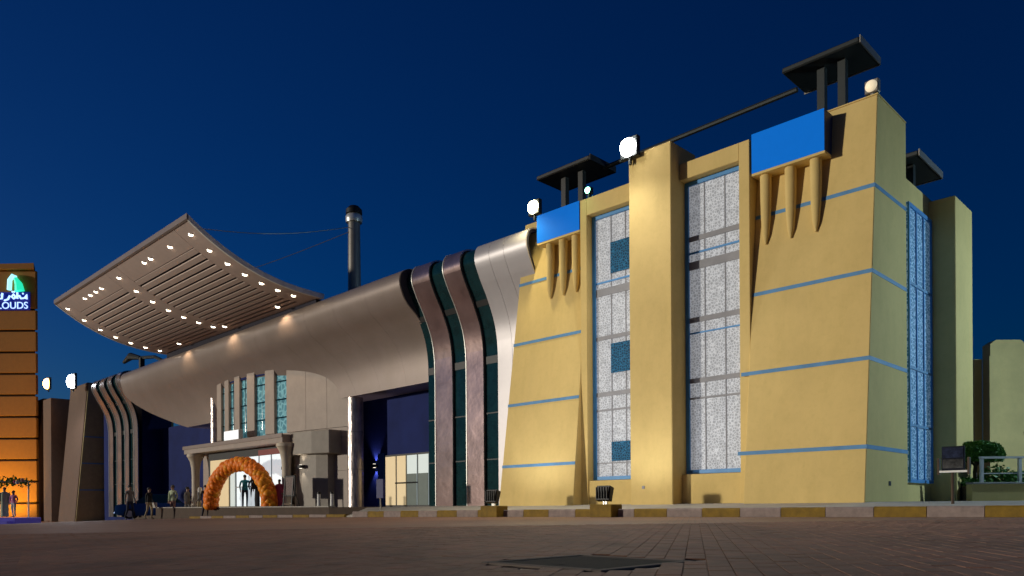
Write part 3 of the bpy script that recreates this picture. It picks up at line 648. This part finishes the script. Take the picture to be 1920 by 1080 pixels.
# wall lights with light up and down
def sconce(lab, a, b, z, colr=(1, .9, .75), e=14):
    t = Thing('wall_light', lab, 'wall light', 'up and down wall lights', at=(a, b, z))
    h = t.part('housing', MB().box(a-.12, a+.12, b-.20, b-.002, z-.07, z+.07), 'black', bevel=.01)
    for s in (-1, 1):
        t.part('lens', MB().lathe([(.06, z+s*.075), (.06, z+s*.085)], a, b-.11, 10), emis('sconce_lens', (1, .9, .75), 2.5), h)
        t.lamp('lamp', 'SPOT', (a, b-.11, z+s*.10), e, colr, h, (a, b-.03, z+s*1.2), .03, 80)
sconce('wall light on the olive pillar right of the porch', 24.3, -.12, 1.78)
sconce('wall light beside the porch doors next to the right column', 25.42, -.30, 1.75)
sconce('wall light on the navy wall right of the mirror mast', 21.75, 2.0, 1.78, (.75, .68, 1), 60)
sconce('wall light on the navy wall left of the porch', 38.6, 2.0, 1.78, (.75, .68, 1), 60)

# ================================================================== BALLOON ARCH
pR, pL = Vector((-10.75, 34.0, 0)), Vector((-14.45, 36.9, 0)); pc = (pR+pL)/2; pr_ = (pR-pL).length/2; pd = (pR-pL).normalized()
ba = Thing('balloon_arch', 'round arch of orange balloons standing before the entrance doors', 'balloon arch', at=(pc.x, pc.y, tz), frame='L', rotz=math.atan2(pd.y, pd.x))
bme = [MB().ball((0, 0, 0), 1, 12, 9, (1, 1, 1.08)).mesh('balloon', smooth=True) for _ in range(2)]
bme[0].materials.append(M['balloon']); bme[1].materials.append(mat('amber_balloon', (0.85, 0.30, 0.012), .5, var=.1, spec=.25))
rb = random.Random(5)
for i in range(40):
    t = math.pi*i/39
    for j in range(5):
        ph = 2*math.pi*(j/5 + i*.1); r = .20 + rb.uniform(-.02, .03); q = .17
        x = pr_*math.cos(t)*(1 + q*math.cos(ph)/pr_); z_ = .12 + (pr_-.45)*math.sin(t)*(1 + q*math.cos(ph)/pr_); y = q*math.sin(ph)
        o = bpy.data.objects.new('balloon', bme[0 if rb.random() < .7 else 1]); col.objects.link(o); o.parent = ba.o
        o.location = (x, y, max(z_, .12)); o.scale = (r, r, r); o.rotation_euler = (rb.uniform(-.6, .6), rb.uniform(-.6, .6), 0)
ba.part('frame', MB().tube([(pr_*math.cos(math.pi*k/24), 0, .1 + (pr_-.45)*math.sin(math.pi*k/24)) for k in range(25)], .03, 6), 'white')

# ================================================================== PEOPLE
def cloth(name, c): return mat('cloth_' + name, c, .85, var=.15, scale=8)
CL = dict(white=cloth('white', (.62, .60, .55)), black=cloth('black', (.012, .012, .015)), navy=cloth('navy', (.02, .025, .05)), grey=cloth('grey', (.16, .15, .15)), khaki=cloth('khaki', (.34, .28, .18)),
          pink=cloth('pink', (.62, .22, .40)), teal=cloth('teal', (.02, .22, .27)), rose=cloth('rose', (.40, .05, .10)), blush=cloth('blush', (.46, .26, .20)), mint=cloth('mint', (.48, .55, .36)))
def person(lab, x, y, z, h, face, top, bottom, robe=None, hair=(.015, .012, .01), scarf=None, walk=.16, arm=.12, bag=None):
    t = Thing('person', lab, 'person', 'people near the entrance', at=(x, y, z), frame='L', rotz=face)   # local -y is where the person faces
    k = h/1.75
    J = dict(pel=(0, 0, .95), spi=(0, 0, 1.15), che=(0, -.01, 1.36), nek=(0, 0, 1.50), hea=(0, -.02, 1.60), cro=(0, -.015, 1.70),
             lh=(.10, 0, .90), lk=(.11, -walk*.5, .50), la=(.11, -walk*.4+.02, .09), lt=(.12, -walk*.4-.14, .035),
             rh=(-.10, 0, .90), rk=(-.11, walk*.2, .50), ra=(-.11, walk+.05, .10), rt=(-.12, walk-.10, .035),
             ls=(.19, 0, 1.42), le=(.25, .03+arm*.3, 1.15), lw=(.25, -arm, .92), lf=(.245, -arm-.03, .80),
             rs=(-.19, 0, 1.42), re=(-.25, .03-arm*.2, 1.15), rw=(-.26, arm*.3-.05, .90), rf=(-.255, arm*.3-.09, .78))
    rad = dict(pel=(.15, .11), spi=(.135, .10), che=(.16, .11), nek=(.055, .055), hea=(.085, .10), cro=(.065, .075), lh=(.095, .09), lk=(.06, .06), la=(.04, .045), lt=(.035, .025),
               ls=(.065, .06), le=(.045, .045), lw=(.032, .032), lf=(.03, .022))
    names = list(J); E_ = [('pel','spi'), ('spi','che'), ('che','nek'), ('nek','hea'), ('hea','cro'), ('pel','lh'), ('lh','lk'), ('lk','la'), ('la','lt'), ('pel','rh'), ('rh','rk'), ('rk','ra'), ('ra','rt'),
           ('che','ls'), ('ls','le'), ('le','lw'), ('lw','lf'), ('che','rs'), ('rs','re'), ('re','rw'), ('rw','rf')]
    me = bpy.data.meshes.new('tmp'); me.from_pydata([Vector(J[q])*k for q in names], [(names.index(p), names.index(q)) for p, q in E_], [])
    o = bpy.data.objects.new('tmp', me); col.objects.link(o); o.modifiers.new('s', 'SKIN'); sub = o.modifiers.new('u', 'SUBSURF'); sub.levels = 2
    for q, v in zip(names, me.skin_vertices[0].data):
        key = q if q in rad else 'l' + q[1:]; v.radius = (rad[key][0]*k, rad[key][1]*k); v.use_root = (q == 'pel')
    body = bpy.data.meshes.new_from_object(o.evaluated_get(bpy.context.evaluated_depsgraph_get())); bpy.data.objects.remove(o)
    for m in (M['skin'], CL[top], CL[bottom], M['black']): body.materials.append(m)
    for p in body.polygons:
        c = p.center/k; p.use_smooth = True
        if c.z > 1.49: p.material_index = 0
        elif c.z < .075: p.material_index = 3
        elif abs(c.x) > .205 and c.z < .93: p.material_index = 0
        elif c.z < .94 and abs(c.x) < .21: p.material_index = 2
        else: p.material_index = 1
    bo = bpy.data.objects.new('body', body); col.objects.link(bo); bo.parent = t.o
    if robe:
        prof = [(.20, .15, .05), (.215, .16, .4), (.19, .14, .9), (.185, .13, 1.15), (.205, .13, 1.34), (.17, .11, 1.44), (.07, .07, 1.50)]
        rings = [[(rx*k*math.cos(q*math.pi/9), (ry*math.sin(q*math.pi/9) + .015*math.sin(q*5 + zz*6))*k, zz*k) for q in range(18)] for rx, ry, zz in prof]
        t.part('robe', MB().loft(rings), CL[robe], smooth=True)
        for s in (-1, 1):
            q = 'l' if s > 0 else 'r'; t.part('sleeve', MB().tube([Vector(J[q+'s'])*k, Vector(J[q+'e'])*k, Vector(J[q+'w'])*k], [.085*k, .075*k, .07*k], 10), CL[robe], smooth=True)
    if scarf:
        prof = [(.16, .13, 1.38), (.12, .12, 1.48), (.105, .12, 1.58), (.105, .12, 1.66), (.08, .095, 1.73), (.02, .02, 1.755)]
        t.part('headscarf', MB().loft([[(rx*k*math.cos(q*math.pi/8), (ry*math.sin(q*math.pi/8)+.035)*k, zz*k) for q in range(16)] for rx, ry, zz in prof]), CL[scarf], smooth=True)
    else:
        hm = mat('hair_%d' % int(hair[0]*1000), hair, .6)
        t.part('hair', MB().ball((0, .012*k, 1.675*k), .105*k, 12, 8, (.86, 1.0, .86)), hm, smooth=True)
    t.part('nose', MB().tube([(0, -.098*k, 1.635*k), (0, -.13*k, 1.60*k)], [.012*k, .018*k], 6), 'skin')
    for s in (-1, 1): t.part('eye', MB().ball((s*.034*k, -.105*k, 1.64*k), .011*k, 6, 5), 'black')
    if bag:
        t.part('bag', MB().box(.25*k, .33*k, -.25*k, .10*k, .62*k, .92*k), CL[bag], bevel=.01)
    return t
def gz(x): return road_z(x)
person('person in dark clothes walking in front of the left metal strips', -19.9, 40.0, gz(-19.9), 1.8, R(60), 'grey', 'navy', walk=.2)
person('person in black top and pale trousers carrying a white bag left of the blue car', -19.6, 41.5, gz(-19.6), 1.7, R(75), 'black', 'khaki', bag='white', walk=.18)
person('person in pale shirt and blush trousers beside the blue car', -18.55, 42.0, gz(-18.5), 1.82, R(-20), 'mint', 'blush', hair=(.10, .09, .08), walk=.06)
person('person in grey clothes nearest the left porch column', -16.9, 40.0, gz(-16.9), 1.62, R(80), 'grey', 'grey', walk=.22)
person('person in grey with white scarf beside the left porch column', -16.2, 39.8, gz(-16.2), 1.58, R(-80), 'grey', 'khaki', scarf='white', walk=.1)
person('person in dark clothes in front of the left foot of the orange arch', -15.0, 37.6, gz(-15.0), 1.6, R(50), 'black', 'navy', walk=.12)
person('person in long black robe and black scarf in the doorway', -12.15, 36.9, tz, 1.72, R(10), 'black', 'black', robe='black', scarf='black', walk=.0)
person('person in teal top standing inside the orange arch', -13.0, 37.4, tz, 1.6, R(190), 'teal', 'navy', walk=.05)
person('person in dark coat with black scarf next to the robed person', -12.55, 37.3, tz, 1.6, R(170), 'navy', 'black', scarf='black', walk=.08)
person('child in rose dress by the right column of the porch', -10.35, 34.2, tz, 1.25, R(-15), 'rose', 'rose', robe='rose', walk=.0)
person('person in white costume with dark hat on the blue platform at far left', -29.4, 44.5, gz(-29)+.36, 1.75, R(20), 'white', 'white', robe='mint', walk=.0)
person('child in pink on the blue platform at far left', -28.75, 44.3, gz(-29)+.36, 1.55, R(-10), 'pink', 'white', walk=.05)

# ================================================================== SMALL THINGS LEFT
pf = Thing('platform', 'low violet-blue platform at the far left before the orange building', 'platform', at=(-29.5, 44.5, gz(-29.5)), frame='W')
g = gz(-29.5)
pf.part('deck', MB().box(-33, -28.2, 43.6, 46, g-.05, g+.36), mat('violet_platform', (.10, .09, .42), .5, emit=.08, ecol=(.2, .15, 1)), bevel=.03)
pf.part('step', MB().box(-29.6, -28.4, 43.2, 43.59, g-.05, g+.18), mat('violet_platform', (.1, .09, .42)), bevel=.02)
ga = Thing('garland', 'leafy flower garland above the far left platform', 'garland', at=(-30.5, 45.6, g+.36), frame='W')
ga.part('post', MB().tube([(-28.7, 45.6, g+.36), (-28.7, 45.6, g+2.5)], .04, 8), 'white'); ga.part('rail', MB().tube([(-33, 45.6, g+2.5), (-28.7, 45.6, g+2.5)], .04, 8), 'white')
rg = random.Random(2); lm_ = MB()
for i in range(420):
    c = Vector((rg.uniform(-33, -28.6), 45.55 + rg.gauss(0, .12), g+2.45 + rg.gauss(0, .14))); d = Vector((rg.gauss(0,1), rg.gauss(0,1), rg.gauss(0,1))).normalized()*.11; e = d.orthogonal().normalized()*.05
    lm_.add([c-d, c+e, c+d, c-e], [(0,1,2,3)])
ga.part('foliage', lm_, 'leaf', kind='stuff')
for i in range(14): ga.part('flower', MB().ball((rg.uniform(-33, -28.7), 45.35, g+2.42 + rg.uniform(-.2, .2)), rg.uniform(.07, .13), 8, 6), CL[rg.choice(('rose', 'pink', 'white', 'blush'))], smooth=True)
# blue car
def car(lab, x, y, rot):
    t = Thing('parked_car', lab, 'car', at=(x, y, gz(x)), frame='L', rotz=rot)
    paint = mat('blue_car_paint', (.015, .06, .20), .25, metal=.3, var=.03)
    def ring(xx, w, z0, z1, tw): return [(xx, -w, z0), (xx, w, z0), (xx, w, (z0+z1)*.55), (xx, tw, z1), (xx, -tw, z1), (xx, -w, (z0+z1)*.55)]
    t.part('body', MB().loft([ring(-2.1, .74, .34, .78, .66), ring(-1.9, .82, .22, .86, .74), ring(-1.0, .86, .2, .92, .78), ring(.9, .86, .2, .95, .78), ring(1.9, .83, .22, .95, .74), ring(2.1, .76, .36, .85, .66)]), paint, smooth=True)
    cabin = t.part('cabin', MB().loft([[(-1.15, -.74, .9), (-1.15, .74, .9), (-1.1, .74, .92), (-1.1, -.74, .92)], [(-.45, -.62, 1.40), (-.45, .62, 1.40), (-.40, .62, 1.43), (-.40, -.62, 1.43)]][:1] + [[(-1.15, -.76, .9), (1.6, -.76, .92), (1.6, .76, .92), (-1.15, .76, .9)], [(-.45, -.60, 1.44), (1.0, -.60, 1.44), (1.0, .60, 1.44), (-.45, .60, 1.44)]]), 'darkglass')
    t.part('roof', MB().box(-.42, .98, -.585, .585, 1.43, 1.475), paint, bevel=.02)
    for sx in (-1.3, 1.3):
        for sy in (-.8, .8):
            w_ = t.part('wheel', MB().tube([(sx, sy-.1, .31), (sx, sy+.1, .31)], .31, 20), 'black'); t.part('rim', MB().tube([(sx, sy-.115, .31), (sx, sy+.115, .31)], .19, 14), 'rim', w_)
    for sy in (-.55, .55):
        t.part('headlight', MB().ball((-2.04, sy, .66), .12, 10, 7, (.5, 1.3, .7)), emis('headlight', (.5, .85, 1), 3.0), smooth=True)
        t.part('taillight', MB().box(2.03, 2.09, sy-.14, sy+.14, .66, .8), mat('red_lens', (.3, .01, .01), .3))
    t.part('bumper', MB().box(-2.16, -2.0, -.7, .7, .3, .46), paint, bevel=.03)
    t.part('number_plate', MB().box(-2.175, -2.163, -.24, .24, .34, .44), 'white')
car('dark blue car with lit headlights parked under the beam at left', -21.6, 46.5, R(20))
# easel poster and items by the porch
es = Thing('poster_stand', 'dark framed poster on an easel right of the porch column', 'poster stand', at=(23.9, -.95, tz))
es.part('board', MB().box(23.45, 24.35, -1.0, -.95, .45, 1.35), 'black', bevel=.01)
es.part('poster', MB().box(23.52, 24.28, -1.012, -1.002, .52, 1.28), mat('poster_print', (.13, .085, .07), .5, var=.7, scale=14))
for a_ in (23.55, 24.25): es.part('leg', MB().tube([(a_, -1.0, 1.3), (a_, -1.12, tz)], .025, 6), 'black')
es.part('leg', MB().tube([(23.9, -.93, 1.2), (23.9, -.5, tz)], .025, 6), 'black')
for a_, lab in ((22.2, 'small white bollard at the corner of the olive pillar'), (21.2, 'small pale bollard in front of the beige wall by the mirror mast')):
    bo = Thing('bollard', lab, 'bollard', 'bollards on the terrace', at=(a_, -.6, tz))
    bo.part('shaft', MB().lathe([(.09, tz), (.08, tz+.1), (.07, tz+.55)], a_, -.6, 12), 'white', smooth=True); bo.part('cap', MB().lathe([(.085, tz+.55), (.085, tz+.62), (.03, tz+.66)], a_, -.6, 12), 'black', smooth=True)
# blue notice on a post before the shop front
nt = Thing('notice_post', 'narrow navy notice board on a thin post before the shop front', 'sign', at=(15.75, -2.1, 0))
nt.part('post', MB().tube([(15.75, -2.1, -.3), (15.75, -2.1, .3)], .03, 8), 'paintsteel'); nt.part('board', MB().box(15.55, 15.95, -2.14, -2.06, .28, .95), mat('navy_board', (.02, .02, .10), .5), bevel=.01)

# ================================================================== RIGHT SIDE: SIGN, PLANTER, HEDGE, RAILING
si = Thing('information_sign', 'two-tier dark information sign on a thin post at the right kerb', 'sign', at=(-1.84, -1.5, -.05))
si.part('post', MB().tube([(-1.84, -1.5, -.1), (-1.84, -1.5, .58)], .028, 8), 'brownstone')
bd = si.part('board', MB().box(-2.05, -1.66, -1.53, -1.47, .62, 1.08), mat('dark_photo_board', (.012, .014, .022), .8, spec=.1, var=.6, scale=7), bevel=.006)
si.part('picture', MB().box(-2.03, -1.68, -1.542, -1.532, .86, 1.05), mat('sign_picture', (.018, .024, .05), .8, spec=.1, var=.8, scale=9), bd)
si.part('picture', MB().box(-2.03, -1.68, -1.542, -1.532, .66, .83), mat('sign_picture_b', (.05, .05, .05), .8, spec=.1, var=.8, scale=8), bd)
si.part('crossbar', MB().box(-2.10, -1.60, -1.545, -1.46, .58, .618), 'white')
si.part('side_bracket', MB().box(-1.62, -1.585, -1.55, -1.45, .54, .86), 'brownstone'); si.part('side_bracket', MB().box(-2.135, -2.10, -1.55, -1.45, .54, .86), 'brownstone')
pw = Thing('planter_wall', 'low ochre planter wall with pale coping behind the sign at right', 'wall', at=(13, 19.3, 0), frame='W')
pw.part('wall', MB().box(11.45, 19, 19.1, 19.35, -.2, .46), 'plaster'); pw.part('coping', MB().box(11.45, 19.02, 19.06, 19.39, .463, .51), 'concrete', bevel=.01)
pw.part('soil', MB().box(11.5, 19, 19.36, 21.5, -.2, .42), 'trunk')
rl = Thing('railing', 'white metal railing on the planter wall at right', 'railing', at=(13, 19.2, .5), frame='W')
for x in (11.75, 12.70, 13.65, 14.6): rl.part('post', MB().box(x-.035, x+.035, 19.17, 19.24, .512, 1.10), 'white')
rl.part('top_rail', MB().box(11.7, 15.2, 19.165, 19.245, 1.103, 1.155), 'white'); rl.part('mid_rail', MB().box(11.7, 15.2, 19.19, 19.22, .72, .745), 'white')
def leaves(m, rg, n, fn, size):
    for i in range(n):
        c = Vector(fn()); d = Vector((rg.gauss(0,1), rg.gauss(0,1), rg.gauss(0,.7))).normalized()*size*rg.uniform(.7, 1.3); e = d.cross(Vector((rg.gauss(0,1), rg.gauss(0,1), rg.gauss(0,1)))).normalized()*size*.5
        m.add([c-d, c+e, c+d, c-e], [(0,1,2,3)])
rg = random.Random(11)
def dome(cx, cy, cz_, rx, rz):
    while True:
        p = Vector((rg.gauss(0,1), rg.gauss(0,1), rg.gauss(0,1))).normalized()*(rg.uniform(.5, 1)**.3)
        q = p*(1 + .06*math.sin(p.x*9)*math.cos(p.y*7))
        if q.z > -.45: return (cx + q.x*rx, cy + q.y*rx*.8, cz_ + q.z*rz)
tp = Thing('clipped_shrub', 'round-topped dark green clipped shrub behind the white railing', 'shrub', at=(12.05, 19.95, .42), frame='W')
m_ = MB(); leaves(m_, rg, 7000, lambda: dome(12.12, 19.95, 1.24, .64, .36), .05)
tp.part('crown', m_, 'leaf')
tp.part('trunk', MB().tube([(12.05, 19.95, .4), (12.03, 19.95, .8), (12.07, 19.95, 1.2)], [.06, .05, .04], 8), 'trunk')
for k in range(5): tp.part('limb', MB().tube([(12.05, 19.95, .95), (12.05+.35*math.cos(k*1.3), 19.95+.3*math.sin(k*1.3), 1.3)], [.03, .012], 6), 'trunk')
hd = Thing('low_hedge', 'loose low green hedge growing in the planter at right', 'hedge', at=(13, 20, .42), frame='W')
m_ = MB()
def hedge_pt():
    x = rg.uniform(11.5, 15.5); hgt = .28 + .18*math.sin(x*3.1) + .1*math.sin(x*7.7)
    return (x, rg.uniform(19.5, 20.3), .45 + rg.random()**1.3*max(.15, hgt))
leaves(m_, rg, 4200, hedge_pt, .055); hd.part('foliage', m_, 'leaf', kind='stuff')
hd.part('stem', MB().tube([(12.6, 19.8, .4), (12.65, 19.8, .75)], .02, 6), 'trunk')

# street lamp of the car park, right of the picture, whose light reaches the hedge and the right-hand walls
sx_, sy_ = 24.0, 17.5
sp = Thing('street_lamp', 'grey street lamp standing on the forecourt right of the hedge', 'street lamp', at=(sx_, sy_, road_z(sx_)), frame='W')
sp.part('post', MB().lathe([(.11, road_z(sx_)-.05), (.09, 1), (.06, 6.0)], sx_, sy_, 14), 'paintsteel', smooth=True)
sp.part('arm', MB().tube([(sx_, sy_, 5.95), (sx_-.5, sy_+.2, 6.25), (sx_-1.3, sy_+.5, 6.3)], .035, 8), 'paintsteel')
hd_ = sp.part('lamp_head', MB().box(sx_-1.75, sx_-1.2, sy_+.38, sy_+.64, 6.24, 6.34), 'paintsteel', bevel=.03)
sp.part('lens', MB().box(sx_-1.70, sx_-1.25, sy_+.42, sy_+.60, 6.225, 6.237), emis('street_lens', (.6, .87, 1), 12), hd_)
sp.lamp('lamp', 'SPOT', (sx_-1.5, sy_+.5, 6.18), 5600, (.56, .85, 1), hd_, (sx_-7.5, sy_+3.5, 2.0), .15, 170)
